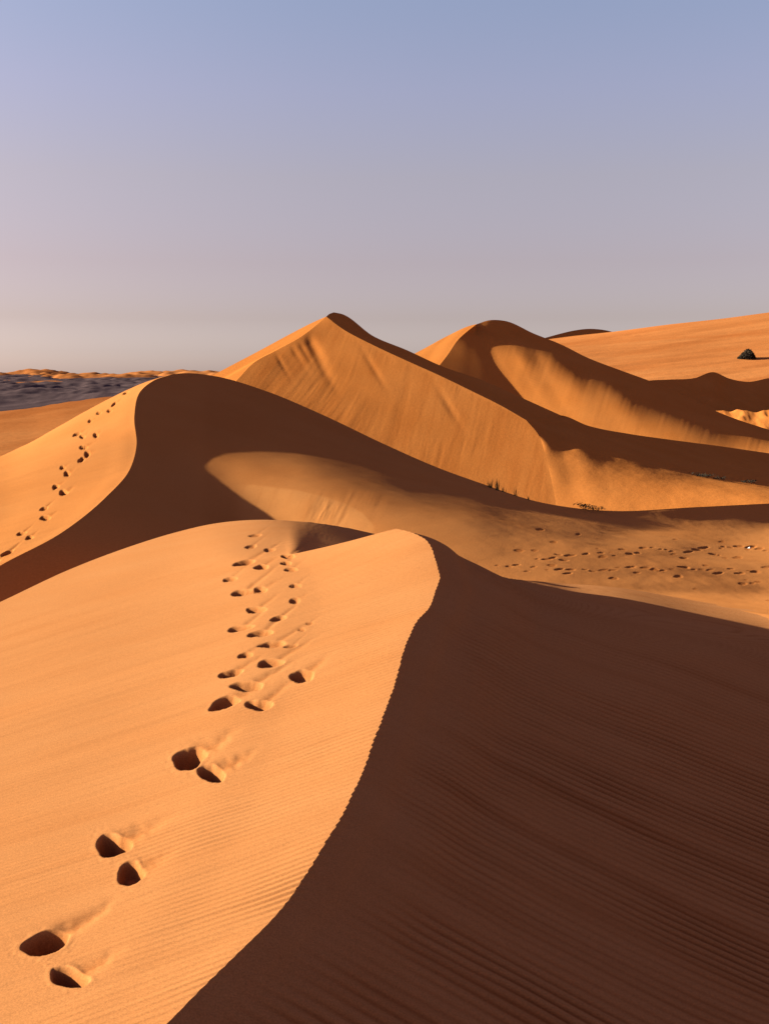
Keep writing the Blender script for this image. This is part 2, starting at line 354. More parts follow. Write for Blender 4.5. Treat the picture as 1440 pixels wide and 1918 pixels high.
  [-6.5579,-6.5856,-6.6172,-6.6961,-6.7385,-6.7675,-6.7866,-6.7989],
  [-6.7264,-6.8879,-6.8581,-6.7830,-6.8040,-6.8466,-6.8621,-6.8667]]),
'R': dict(n=(14, 5),
 left=[(1140,790),(1140,742)],
 right=[(1800,900),(1800,730)],
 top=[(1140,742),(1180,722),(1215,713),(1250,711),(1300,708),(1335,697),(1365,709),(1400,715),(1440,708),(1500,702),(1600,712),(1800,730)],
 bottom=[(1140,790),(1330,830),(1440,850),(1800,900)],
 c=[[-5.9121,-5.9160,-5.9246,-5.9379,-5.9544,-5.9706,-5.9979,-6.0303,-6.0544,-6.0799,-6.1018,-6.1328,-6.1567,-6.1695],
  [-5.9219,-5.9284,-5.9446,-5.9638,-5.9865,-6.0267,-6.0608,-6.0771,-6.0969,-6.1105,-6.1494,-6.1951,-6.2308,-6.2476],
  [-5.9426,-5.9540,-5.9922,-6.0064,-6.0855,-6.1105,-6.0949,-6.1375,-6.1758,-6.2641,-6.3318,-6.3898,-6.4174,-6.4297],
  [-5.9671,-5.9896,-6.0332,-6.0763,-6.1277,-6.1535,-6.1734,-6.3072,-6.3897,-6.4131,-6.4518,-6.4772,-6.4934,-6.5004],
  [-5.9800,-6.0048,-6.0586,-6.1102,-6.1413,-6.2299,-6.2248,-6.3965,-6.4216,-6.4531,-6.4853,-6.5111,-6.5266,-6.5338]]),
'G': dict(n=(7, 5),
 left=[(-400,1000),(-400,800)],
 right=[(450,800),(450,745)],
 top=[(-400,800),(-200,788),(0,771),(60,764),(130,752),(200,744),(300,742),(450,745)],
 bottom=[(-400,1000),(0,900),(200,820),(450,800)],
 c=[[-4.5089,-4.5585,-4.6474,-4.8708,-5.3500,-5.2395,-5.2705],
  [-4.6212,-4.6733,-4.7874,-4.9671,-5.4068,-5.3168,-5.3242],
  [-4.9508,-4.9905,-5.0611,-5.1484,-5.5489,-5.4560,-5.4856],
  [-5.2840,-5.2942,-5.3259,-5.4093,-5.7627,-5.6137,-5.5674],
  [-5.5224,-5.5294,-5.5637,-5.5954,-5.8387,-5.7738,-5.7919]]),
'H': dict(n=(6, 4),
 left=[(1020,645),(1020,633)],
 right=[(1180,645),(1180,632)],
 top=[(1020,633),(1045,626),(1075,619),(1100,616),(1130,618),(1155,624),(1180,632)],
 bottom=[(1020,645),(1180,645)],
 c=[[-7.0596,-7.0704,-7.0955,-7.1333,-7.1602,-7.1751],
  [-7.0663,-7.0805,-7.1137,-7.1541,-7.1738,-7.1851],
  [-7.0737,-7.0915,-7.1313,-7.1754,-7.1892,-7.1958],
  [-7.0812,-7.1024,-7.1484,-7.2025,-7.2054,-7.2071]]),
'M': dict(n=(9, 4),
 left=[(1320,792),(1320,781)],
 right=[(1650,812),(1650,775)],
 top=[(1320,781),(1345,769),(1365,771),(1385,767),(1410,772),(1440,766),(1500,768),(1650,775)],
 bottom=[(1320,792),(1440,812),(1650,812)],
 c=[[-5.8669,-5.8620,-5.8511,-5.8364,-5.8247,-5.8160,-5.8093,-5.8045,-5.8019],
  [-5.8694,-5.8678,-5.8600,-5.8453,-5.8377,-5.8277,-5.8191,-5.8136,-5.8106],
  [-5.8721,-5.8758,-5.8664,-5.8567,-5.8483,-5.8356,-5.8288,-5.8212,-5.8183],
  [-5.8752,-5.8803,-5.8774,-5.8638,-5.8642,-5.8482,-5.8383,-5.8303,-5.8269]]),
}


class Sheet:
    """a dune surface sampled on a grid: bearing U,V and place X (relative to the viewpoint)"""

    def __init__(self, name, ns, nt, snap=()):
        p = PATCHES[name]
        self.s = np.linspace(0, 1, ns)
        self.t = np.linspace(0, 1, nt)
        UV = coons(p, self.s, self.t)
        self.U, self.V = UV[..., 0], UV[..., 1]
        self.lq = bspl(p['n'][1], self.t) @ np.array(p['c']) @ bspl(p['n'][0], self.s).T
        for side, ref, fade in snap:
            if side == 'top':
                u, v, q = self.U[-1], self.V[-1], self.lq[-1]
                fd = np.clip(1 - (1 - self.t) / fade, 0, 1)[:, None] ** 2
                dq = np.zeros_like(q)
                for i in range(len(u)):
                    if u[i] > 1000:
                        w_ = np.exp(-((ref.U[::2, ::2] - u[i]) ** 2 + (ref.V[::2, ::2] - v[i]) ** 2) / 18)
                        dq[i] = ((w_ * ref.lq[::2, ::2]).sum() / w_.sum() - q[i]) * float(sstep(1010, 1110, u[i]))
                self.lq = self.lq + dq[None, :] * fd
                continue
            if side == 'bottom':
                u, v, q = self.U[0], self.V[0], self.lq[0]
                fd = np.clip(1 - self.t / fade, 0, 1)[:, None] ** 2
            elif side == 'top_edge':
                u, v, q = self.U[-1], self.V[-1], self.lq[-1]
                fd = np.clip(1 - (1 - self.t) / fade, 0, 1)[:, None] ** 2
            elif side == 'right':
                u, v, q = self.U[:, -1], self.V[:, -1], self.lq[:, -1]
                fd = np.clip(1 - (1 - self.s) / fade, 0, 1)[None, :] ** 2
            elif side == 'left':
                u, v, q = self.U[:, 0], self.V[:, 0], self.lq[:, 0]
                fd = np.clip(1 - self.s / fade, 0, 1)[None, :] ** 2
            d = np.hypot(u[:, None] - ref[None, :, 0], v[:, None] - ref[None, :, 1])
            k = d.argmin(1)
            dq = (ref[k, 2] - q) * np.exp(-(d.min(1) / 7.0) ** 2)
            self.lq = self.lq + (dq[None, :] * fd if side in ('bottom', 'top_edge') else dq[:, None] * fd)
        self.place()

    def place(self):
        a, b = ray(self.U, self.V)
        Y = np.exp(-self.lq)
        self.X = np.stack([a * Y, Y, b * Y], -1)

    def edge(self, side, dense=1500):
        k = {'left': (slice(None), 0), 'right': (slice(None), -1), 'top': -1, 'bottom': 0}[side]
        c = np.stack([self.U[k], self.V[k], self.lq[k]], -1)
        x = np.linspace(0, len(c) - 1, dense)
        return np.stack([np.interp(x, np.arange(len(c)), c[:, i]) for i in range(3)], -1)

    def at(self, u, v):
        k = np.argmin((self.U - u) ** 2 + (self.V - v) ** 2)
        return self.X.reshape(-1, 3)[k]

    def skirt(self, side='top', length=8.0, rows=14, final=-0.5, lead=0.3):
        """the far side of the crest, falling away from the viewpoint"""
        e = self.X[-1] if side == 'top' else self.X[0]
        d = e[:, :2] / np.linalg.norm(e[:, :2], axis=1, keepdims=True)
        g0 = e[:, 2] / np.linalg.norm(e[:, :2], axis=1) - 0.04
        out = [e]
        for k in range(1, rows + 1):
            x = length * (k / rows) ** 1.6
            dl = length * lead
            m = min(x, dl)
            z = e[:, 2] + g0 * m + (final - g0) * m * m / (2 * dl) + final * (x - m)
            out.append(np.concatenate([e[:, :2] + d * x, z[:, None]], 1))
        return np.array(out)


def carry_on(sh, side, length, cols=10, sag=0.02):
    """let a dune surface run on past its traced edge, beyond the picture"""
    e, i = {'left': (sh.X[:, 0], sh.X[:, 12]), 'right': (sh.X[:, -1], sh.X[:, -13]), 'bottom': (sh.X[0], sh.X[12])}[side]
    d = e - i
    d = d / np.linalg.norm(d[:, :2], axis=1, keepdims=True)
    out = [e]
    for k in range(1, cols + 1):
        x = length * k / cols
        p = e + d * x
        p[:, 2] -= sag * x * x / length
        out.append(p)
    return np.array(out)


def build(name, grids, mat, label=None, kind='structure', category=None, tones=None):
    vs_, fs_, off = [], [], 0
    for X in grids:
        r, c = X.shape[:2]
        X = X.reshape(-1, 3) + np.array([0, 0, Z0])
        i = np.arange(r * c).reshape(r, c)
        q = np.stack([i[:-1, :-1], i[:-1, 1:], i[1:, 1:], i[1:, :-1]], -1).reshape(-1, 4)
        n = np.cross(X[q[:, 1]] - X[q[:, 0]], X[q[:, 3]] - X[q[:, 0]]).sum(0)
        if n[2] < 0:
            q = q[:, ::-1]
        vs_.append(X)
        fs_.append(q + off)
        off += r * c
    V = np.concatenate(vs_)
    Q = np.concatenate(fs_)
    me = bpy.data.meshes.new(name)
    me.vertices.add(len(V))
    me.vertices.foreach_set('co', V.astype(np.float32).ravel())
    me.loops.add(len(Q) * 4)
    me.loops.foreach_set('vertex_index', Q.astype(np.int32).ravel())
    me.polygons.add(len(Q))
    me.polygons.foreach_set('loop_start', np.arange(0, len(Q) * 4, 4, dtype=np.int32))
    me.polygons.foreach_set('use_smooth', np.ones(len(Q), bool))
    me.update(calc_edges=True)
    me.validate()
    tv = np.concatenate([(np.ones(g_.shape[:2]) if tones is None or i_ not in tones else tones[i_]).ravel() for i_, g_ in enumerate(grids)])
    at_ = me.attributes.new('tone', 'FLOAT', 'POINT')
    at_.data.foreach_set('value', tv.astype(np.float32))
    me.materials.append(mat)
    o = bpy.data.objects.new(name, me)
    COL.objects.link(o)
    if kind:
        o['kind'] = kind
    if label:
        o['label'] = label
    if category:
        o['category'] = category
    return o


def raw_mesh(name, verts, faces, mat, parent=None, smooth=False):
    me = bpy.data.meshes.new(name)
    me.from_pydata([tuple(map(float, v)) for v in verts], [], faces)
    me.update()
    if smooth:
        for p in me.polygons:
            p.use_smooth = True
    me.materials.append(mat)
    o = bpy.data.objects.new(name, me)
    COL.objects.link(o)
    o.parent = parent
    return o


# ------------------------------------------------------------------ materials
def mat_new(name, rough=0.95):
    m = bpy.data.materials.new(name)
    m.use_nodes = True
    nt = m.node_tree
    b = nt.nodes['Principled BSDF']
    b.inputs['Roughness'].default_value = rough
    b.inputs['Specular IOR Level'].default_value = 0.0
    if 'Diffuse Roughness' in b.inputs:
        b.inputs['Diffuse Roughness'].default_value = 0.3
    return m, nt, b


def sand(name, col, col2, coarse, grain, bump=0.3, bump_dist=0.004, streak=None, speck=0.0):
    """sand: broad tint drift, grain-sized speckle and a fine bump; lengths in metres"""
    m, nt, b = mat_new(name)
    tc = nt.nodes.new('ShaderNodeTexCoord')
    mp = nt.nodes.new('ShaderNodeMapping')
    nt.links.new(tc.outputs['Object'], mp.inputs[0])
    if streak:
        mp.inputs['Rotation'].default_value = (0, 0, streak[0])
        mp.inputs['Scale'].default_value = (streak[1], 1.0, 1.0)
    n1 = nt.nodes.new('ShaderNodeTexNoise')
    n1.inputs['Scale'].default_value = 1.0 / coarse
    n1.inputs['Detail'].default_value = 6
    n1.inputs['Roughness'].default_value = 0.55
    nt.links.new(mp.outputs[0], n1.inputs['Vector'])
    n2 = nt.nodes.new('ShaderNodeTexNoise')
    n2.inputs['Scale'].default_value = 1.0 / grain
    n2.inputs['Detail'].default_value = 3
    n2.inputs['Roughness'].default_value = 0.7
    nt.links.new(tc.outputs['Object'], n2.inputs['Vector'])
    cr = nt.nodes.new('ShaderNodeValToRGB')
    cr.color_ramp.elements[0].position = 0.32
    cr.color_ramp.elements[0].color = (*col2, 1)
    cr.color_ramp.elements[1].position = 0.68
    cr.color_ramp.elements[1].color = (*col, 1)
    nt.links.new(n1.outputs['Fac'], cr.inputs[0])
    cr2 = nt.nodes.new('ShaderNodeValToRGB')
    lo = 1 - speck
    cr2.color_ramp.elements[0].position = 0.3
    cr2.color_ramp.elements[0].color = (lo, lo, lo, 1)
    cr2.color_ramp.elements[1].position = 0.7
    hi = 1 + speck
    cr2.color_ramp.elements[1].color = (hi, hi, hi, 1)
    nt.links.new(n2.outputs['Fac'], cr2.inputs[0])
    mx = nt.nodes.new('ShaderNodeMix')
    mx.data_type = 'RGBA'
    mx.blend_type = 'MULTIPLY'
    mx.inputs[0].default_value = 1
    nt.links.new(cr.outputs[0], mx.inputs[6])
    nt.links.new(cr2.outputs[0], mx.inputs[7])
    # 'tone' scales colour: shade painted in ripple troughs and prints; heavy sand in streaks
    at_ = nt.nodes.new('ShaderNodeAttribute')
    at_.attribute_name = 'tone'
    mt = nt.nodes.new('ShaderNodeMix')
    mt.data_type = 'RGBA'
    mt.blend_type = 'MULTIPLY'
    mt.inputs[0].default_value = 1
    gm = nt.nodes.new('ShaderNodeCombineColor')
    pw = nt.nodes.new('ShaderNodeMath')
    pw.operation = 'POWER'
    pw.inputs[1].default_value = 1.5
    pb = nt.nodes.new('ShaderNodeMath')
    pb.operation = 'POWER'
    pb.inputs[1].default_value = 1.9
    nt.links.new(at_.outputs['Fac'], pw.inputs[0])
    nt.links.new(at_.outputs['Fac'], pb.inputs[0])
    nt.links.new(at_.outputs['Fac'], gm.inputs[0])
    nt.links.new(pw.outputs[0], gm.inputs[1])
    nt.links.new(pb.outputs[0], gm.inputs[2])
    nt.links.new(mx.outputs[2], mt.inputs[6])
    nt.links.new(gm.outputs[0], mt.inputs[7])
    nt.links.new(mt.outputs[2], b.inputs['Base Color'])
    bp = nt.nodes.new('ShaderNodeBump')
    bp.inputs['Strength'].default_value = bump
    bp.inputs['Distance'].default_value = bump_dist
    nt.links.new(n2.outputs['Fac'], bp.inputs['Height'])
    nt.links.new(bp.outputs[0], b.inputs['Normal'])
    return m


S1, S2 = (0.266, 0.1115, 0.0365), (0.258, 0.103, 0.032)
M_NEAR = sand('sand_near', S1, S2, 0.9, 0.012, 0.35, 0.004, streak=(-0.5, 0.25), speck=0.24)
M_MID = sand('sand_middle', (0.272, 0.105, 0.0285), (0.262, 0.096, 0.0245), 4.0, 0.06, 0.3, 0.015, speck=0.08)
M_FAR = sand('sand_far', (0.285, 0.099, 0.0215), (0.268, 0.088, 0.0175), 9.0, 0.25, 0.3, 0.05, speck=0.08)
M_PLAIN = sand('sand_plain', (0.268, 0.100, 0.028), (0.245, 0.082, 0.021), 30.0, 1.0, 0.3, 0.15, streak=(0.2, 0.12), speck=0.12)
M_GRAVEL = sand('gravel_plain', (0.070, 0.046, 0.042), (0.050, 0.034, 0.032), 40.0, 3.0, 0.3, 0.3, speck=0.15)

# ------------------------------------------------------------------ near dune
FOOT_RAW = [(130, 1830, 40, 23, 0, 1), (88, 1764, 56, 22, -20, 1), (246, 1636, 30, 24, -10, 1), (214, 1582, 40, 23, -12, 1),
        (397, 1448, 28, 17, 0, 1), (356, 1420, 37, 22, -15, 1), (566, 1266, 26, 13, 0, 1), (486, 1321, 27, 12, 0, 1),
        (422, 1316, 31, 13, -16, 1), (464, 1284, 33, 10, -5, 1), (433, 1261, 24, 8, -12, 1), (507, 1242, 30, 8, -6, .9),
        (460, 1227, 15, 6, -5, .9), (510, 1207, 30, 6, -8, .7), (488, 1187, 25, 7, -8, .9), (450, 1177, 26, 6, -8, .8),
        (522, 1158, 17, 5, -8, .8), (480, 1142, 22, 6, -6, .9), (552, 1125, 12, 6, -5, .9), (456, 1110, 27, 6, -10, .9),
        (487, 1105, 17, 6, -8, .9), (553, 1097, 12, 4, -5, .7), (431, 1085, 14, 5, -8, .7), (490, 1062, 14, 6, -10, .9),
        (458, 1054, 22, 6, -12, .9), (540, 1042, 15, 5, -5, .9), (536, 1055, 12, 4, 0, .7), (545, 1067, 15, 4, 0, .5),
        (470, 1024, 13, 4, -10, .5), (505, 1030, 12, 4, 0, .4), (478, 1003, 14, 3, -8, .3),
        (580, 1168, 9, 3, 0, .4), (565, 1180, 9, 3, 0, .4), (545, 1210, 14, 3, -8, .5)]

FOOT = [(u, v, a * .9, b * .88, g_, k * (1.0 if v > 1350 else .55 if v > 1255 else .42)) for (u, v, a, b, g_, k) in FOOT_RAW]


def press(sh, prints, depth_k=1.4, tails=True, seed=3, also=None):
    """push footprints into a sheet; returns the height change and the tone, pit shade painted in"""
    dz = np.zeros_like(sh.U)
    tone = np.ones_like(sh.U)
    for n_, (u, v, a, b, ang, k) in enumerate(prints):
        rg = np.random.RandomState(seed * 1000 + n_)
        ph = rg.rand(6) * 6.28
        R = 6.0 * a
        idx = np.where((np.abs(sh.U - u) < R) & (np.abs(sh.V - v) < R))
        if len(idx[0]) == 0:
            continue
        du, dv = sh.U[idx] - u, sh.V[idx] - v
        th = math.radians(ang)
        x = (du * math.cos(th) + dv * math.sin(th)) / a
        y = (-du * math.sin(th) + dv * math.cos(th)) / b
        an = np.arctan2(y, x)
        r = np.hypot(x, y) * (1 + .09 * np.sin(2 * an + ph[0]) + .07 * np.sin(3 * an + ph[1]) + .03 * np.sin(5 * an + ph[2]))
        r = r + .06 * noise(x * 2.3 + ph[4], y * 2.3, n_)
        best = None
        for s_ in (sh, also) if also is not None else (sh,):
            d_ = (s_.U - u) ** 2 + (s_.V - v) ** 2
            k_ = d_.argmin()
            if best is None or d_.flat[k_] < best[0]:
                best = (d_.flat[k_], s_.lq.flat[k_])
        q = math.exp(best[1])
        D = depth_k * k * a / F / q * (.85 + .3 * rg.rand())
        pit = -D * (1 - sstep(.62, 1.04, r)) * (1 + .2 * noise(x * 2.2, y * 2.2, n_ + 3))
        rim = D * (.010 * np.exp(-((r - 1.14) / .14) ** 2) + .007 * np.exp(-((r - 1.4) / .3) ** 2) * noise(x * 5, y * 5, n_ + 9))
        t_ = 0
        if tails:
            th2 = math.radians(-33 + 6 * math.sin(ph[3]))
            ln = 3.4 + 1.6 * rg.rand()
            xl = (du * math.cos(th2) + dv * math.sin(th2)) / a
            yl = (-du * math.sin(th2) + dv * math.cos(th2)) / (b * 1.0) + .15 * noise(xl * 2, xl * 0, n_)
            wdt = np.clip(1.0 - .7 * np.maximum(xl - .3, 0) / ln, .12, 1)
            sh_ = sstep(.1, .9, xl) * (1 - sstep(.8, ln, xl)) * np.exp(-(yl / wdt) ** 2 * 1.8)
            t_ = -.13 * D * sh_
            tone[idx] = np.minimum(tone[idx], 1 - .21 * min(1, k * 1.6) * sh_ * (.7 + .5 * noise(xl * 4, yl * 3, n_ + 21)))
        tone[idx] = np.minimum(tone[idx], 1 - .22 * (1 - sstep(.85, 1.0, r)))  # shade of the pit painted into the tone
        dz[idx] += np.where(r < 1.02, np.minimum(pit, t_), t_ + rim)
    return dz, tone


FL = Sheet('FL', 900, 360)
AL = Sheet('A_L', 520, 760)
AR = Sheet('A_R', 560, 700, snap=[('top', FL, .12)])
AS = Sheet('A_S', 420, 90, snap=[('bottom', AL.edge('top'), 1.0)])


def ripple(phase):
    """asymmetric wind ripple, -1..1"""
    return np.sin(phase + .45 * np.sin(phase))


def line_dir(sh, p, q):
    d = sh.at(*q) - sh.at(*p)
    d = d[:2] / np.linalg.norm(d[:2])
    return d


def ripple_field(x, y, d, lam, warp=.5, seed=0):
    """ripples whose crests run along the unit vector d"""
    n = np.array([-d[1], d[0]])
    a = x * d[0] + y * d[1]
    c = x * n[0] + y * n[1]
    c = c + warp * lam * fbm(a / 2.2, c / 1.1, 3, seed)
    amp = .55 + .6 * fbm(a / 1.4, c / .5, 3, seed + 5)
    return ripple(2 * math.pi * c / lam) * np.clip(amp, .05, 1.2)


# lit side: ripples near the crest, smooth and streaked further down
dL = line_dir(AL, (380, 1702), (560, 1638))
xl, yl = AL.X[..., 0], AL.X[..., 1]
S_ = AL.s[None, :]
T_ = AL.t[:, None]
mask = .22 + .78 * sstep(.52, .93, S_ + .14 * fbm(xl / 1.3, yl / 2.0, 3, 11)) * (1 - .6 * sstep(.80, .95, T_))
ripL = .0062 * mask * ripple_field(xl, yl, dL, .085, 1.0, 2) * np.clip(.3 + fbm(xl / .9, yl / 1.5, 2, 21) + .55, .25, 1.3)
nL = np.array([-dL[1], dL[0]])
aL = xl * dL[0] + yl * dL[1]
cL = xl * nL[0] + yl * nL[1]
streakL = .010 * fbm(aL / 5.0, cL / .55, 4, 31) + .003 * fbm(aL / 2.5, cL / .12, 2, 41)
fall = sstep(0, .10, 1 - S_)
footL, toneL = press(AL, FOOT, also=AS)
# crest teeth: where the ripples break over the edge
crest_x = AL.X[:, -1, 0]
crest_y = AL.X[:, -1, 1]
cph = crest_x * nL[0] + crest_y * nL[1]
arc = np.r_[0, np.cumsum(np.linalg.norm(np.diff(AL.X[:, -1], axis=0), axis=1))]
saw = ((arc / .125 + 1.3 * fbm(arc / .6, arc * 0, 3, 4)) % 1.0)
tooth = .8 * (saw - .4) * (.35 + .7 * (fbm(arc / 1.6, arc * 0 + 3.3, 3, 8) + .5).clip(0, 1.2)) * sstep(6.5, 8.5, np.exp(-AL.lq[:, -1]))
tooth += .6 * fbm(arc / .8, arc * 0 + 9.1, 3, 18)
tx = .030 * tooth[:, None] * np.exp(-((1 - S_) / .035) ** 1.0)
edgeT = sstep(0, .05, 1 - T_)
zL = (ripL + streakL * fall) * edgeT + footL
AL.X[..., 0] += tx
AL.X[..., 2] += zL
toneL = toneL * (1 - .045 * np.clip(fbm(aL / 4.0, cL / .22, 4, 33) + .1, 0, 1.5) - .03 * mask * (ripL < 0))  # sorted-sand streaks, plus faint painted shade in the ripple troughs

# shaded side
dR = line_dir(AR, (950, 1417), (1440, 1633))
xr, yr = AR.X[..., 0], AR.X[..., 1]
S2_ = AR.s[None, :]
ripR = ripple_field(xr, yr, dR, .115, .6, 52)
big = ripple_field(xr, yr, dR, .62, .9, 57)
nR = np.array([-dR[1], dR[0]])
aR = xr * dR[0] + yr * dR[1]
cR = xr * nR[0] + yr * nR[1]
mR = sstep(.03, .25, S2_ + .10 * fbm(xr / 1.2, yr / 1.2, 3, 61))
lowmask = sstep(-.55, .25, fbm(aR / 5, cR / 1.6, 3, 71))
ampR = .42 + .75 * lowmask
zR = (.013 * ripR * ampR + .005 * big + .010 * fbm(aR / 6, cR / .5, 4, 81)) * mR
band = fbm(aR / 7.0, cR / .28, 4, 83)
toneR = 1 - mR * (.40 * np.clip(-ripR, 0, 1) * ampR + .17 * np.clip(band + .05, 0, 1.2)) - .05 * np.clip(fbm(aR / 1.5, cR / .05, 3, 85), 0, 1)  # trough darkening paints in ripple shade; the bands are darker sand
fadeR = np.exp(-(S2_ / .012))
AR.X[..., 0] += np.interp(AR.t, AL.t, .030 * tooth)[:, None] * np.exp(-(S2_ / .02))
topR = np.where(AR.U > 860, 1 - (1 - sstep(.02, .34, 1 - AR.t[:, None])) * sstep(860, 1060, AR.U), 1)
toneR = 1 - (1 - toneR) * (.35 + .65 * topR)
AR.X[..., 2] += zR * topR * (1 - fadeR) + np.interp(AR.t, AL.t, zL[:, -1])[:, None] * fadeR

# shoulder behind the hump
xs, ys = AS.X[..., 0], AS.X[..., 1]
zS = .006 * ripple_field(xs, ys, dL, .22, .8, 91) * sstep(470, 560, AS.U) * sstep(0, .3, AS.t[:, None])
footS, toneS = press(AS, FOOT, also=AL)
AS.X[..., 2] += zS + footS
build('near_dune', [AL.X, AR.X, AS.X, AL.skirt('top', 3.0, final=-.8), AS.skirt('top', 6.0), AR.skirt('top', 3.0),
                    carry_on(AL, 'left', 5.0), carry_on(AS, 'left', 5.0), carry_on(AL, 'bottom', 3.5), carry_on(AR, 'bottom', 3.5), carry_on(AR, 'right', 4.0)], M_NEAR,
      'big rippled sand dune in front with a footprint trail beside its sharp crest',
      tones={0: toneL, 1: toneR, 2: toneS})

# ------------------------------------------------------------------ middle dune and valley floor
BL = Sheet('B_L', 360, 320)
rg = np.random.RandomState(12)
TRACK = []
for u0, v0, u1, v1, n_ in ((1095, 1036, 1445, 1030, 26), (930, 1064, 1445, 1070, 30), (1000, 1052, 1080, 1038, 6)):
    for i in range(n_):
        f_ = (i + rg.rand() * .8) / n_
        a_ = rg.uniform(3, 7) * (1 + .5 * f_)
        TRACK.append((u0 + (u1 - u0) * f_, v0 + (v1 - v0) * f_ + rg.normal(0, 5), a_ * 1.25, a_ * .26, rg.uniform(-8, 8), rg.uniform(.15, .75)))
for i in range(26):
    a_ = rg.uniform(4, 10)
    TRACK.append((rg.uniform(950, 1440), rg.uniform(985, 1130), a_, a_ * .3, 0, rg.uniform(.15, .4)))
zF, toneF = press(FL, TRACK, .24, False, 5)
xf, yf = FL.X[..., 0], FL.X[..., 1]
inner = sstep(0, .04, FL.s[None, :]) * sstep(0, .04, 1 - FL.t[:, None])
zF = zF + inner * (.05 * fbm(xf / 5, yf / 5, 4, 101) + .012 * fbm(xf / .7, yf / .7, 3, 103) * sstep(800, 1000, FL.U))
# small slip face inside the hollow: grooves run down the slope
isl = np.exp(-(((FL.U - 600) / 95) ** 4) - (((FL.V - 955) / 32) ** 4))
zF = zF + isl * .03 * np.clip(.6 + noise(FL.U / 60, FL.V / 60, 109), .1, 1.4) * fbm((FL.U + (FL.V - 950) * .5) / 17, FL.V / 90, 4, 107)
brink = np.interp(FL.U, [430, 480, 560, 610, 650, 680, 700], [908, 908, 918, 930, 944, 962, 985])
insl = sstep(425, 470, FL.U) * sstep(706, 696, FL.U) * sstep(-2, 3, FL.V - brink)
toneF = toneF * (1 - .04 * (1 - insl) * sstep(370, 400, FL.U) * sstep(760, 700, FL.U) + .10 * insl - .22 * insl * np.clip(fbm((FL.U + (FL.V - 950) * .5) / 15, FL.V / 80, 3, 108), 0, 1))   # painted light: brighter small slip face with darker grooves, darker ground round it
LUMP = [(292, 714, 10, 2.5, -12, 1), (308, 708, 9, 2.2, -8, 1), (322, 706, 11, 2.2, -5, 1), (336, 704, 9, 2.0, 0, 1), (305, 718, 9, 2.2, -15, .8), (350, 704, 9, 2.0, 5, .8)]
zLump, _ = press(FL, LUMP, -1.3, False, 15)
zF = zF + zLump
vb = np.interp(FL.U, AR.U[-1], AR.V[-1])
zF = zF - np.where(FL.U > 940, .010 * np.clip(FL.V - vb - 4, 0, None), 0)     # the floor dips under the near dune's apron
FL.X[..., 2] += zF
BFOOT = [(206, 769, 5, 2.2, -10, 1), (214, 757, 6, 2, -40, 1), (186, 773, 5, 2, -10, 1), (170, 788, 5, 2, -20, 1), (145, 813, 7, 3, -15, 1), (155, 818, 5, 3, 0, 1),
         (180, 815, 5, 3.5, 0, 1), (157, 838, 8, 3, -10, 1), (164, 851, 5, 6, 0, 1), (153, 862, 7, 3, -30, 1), (118, 876, 5, 3, -15, 1), (126, 888, 6, 4.5, 0, 1),
         (105, 912, 7, 3.5, -20, 1), (120, 923, 9, 5, 0, 1), (83, 953, 8, 3, -15, 1), (86, 970, 9, 4.5, 0, 1), (41, 999, 9, 3, -12, 1), (56, 1006, 7, 3.5, 0, 1),
         (14, 1035, 13, 4, -20, 1), (236, 736, 5, 2, -20, 1), (-8, 1050, 9, 4, 0, 1)]
xb, yb = BL.X[..., 0], BL.X[..., 1]
nb = np.array([-dL[1], dL[0]])
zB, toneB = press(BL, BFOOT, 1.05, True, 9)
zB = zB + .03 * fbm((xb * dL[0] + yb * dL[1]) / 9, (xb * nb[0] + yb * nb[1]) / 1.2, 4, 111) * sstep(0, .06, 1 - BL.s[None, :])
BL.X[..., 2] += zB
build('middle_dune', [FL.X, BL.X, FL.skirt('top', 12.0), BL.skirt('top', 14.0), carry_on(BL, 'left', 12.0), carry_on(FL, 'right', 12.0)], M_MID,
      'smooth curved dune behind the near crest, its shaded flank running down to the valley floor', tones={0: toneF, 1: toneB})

# ------------------------------------------------------------------ far peaks
CL = Sheet('C_L', 180, 140)
CF = Sheet('C_F', 420, 260)
CB = Sheet('C_B', 360, 110)
CG = Sheet('C_G', 420, 220, snap=[('top_edge', CB.edge('right'), .25)])
fallT = sstep(0, .05, CF.s[None, :]) * sstep(0, .04, 1 - CF.t[:, None]) * sstep(0, .03, 1 - CF.s[None, :])
lean = CF.U - 720 + (CF.V - 740) * (.25 + .55 * sstep(760, 560, CF.U))        # the way the sand slides
gm_ = np.clip(.45 + fbm(CF.U / 110, CF.V / 70, 3, 127), .05, 1.2)
CF.X[..., 2] += fallT * gm_ * (.05 * fbm(lean / 30, CF.V / 170, 4, 121) + .016 * fbm(lean / 9, CF.V / 70, 3, 123))
toneC = 1 - .16 * fallT * np.clip(fbm(lean / 45, CF.V / 120, 4, 125) + .15, 0, 1) - .08 * fallT * np.clip(fbm(lean / 10, CF.V / 90, 3, 126), 0, 1)
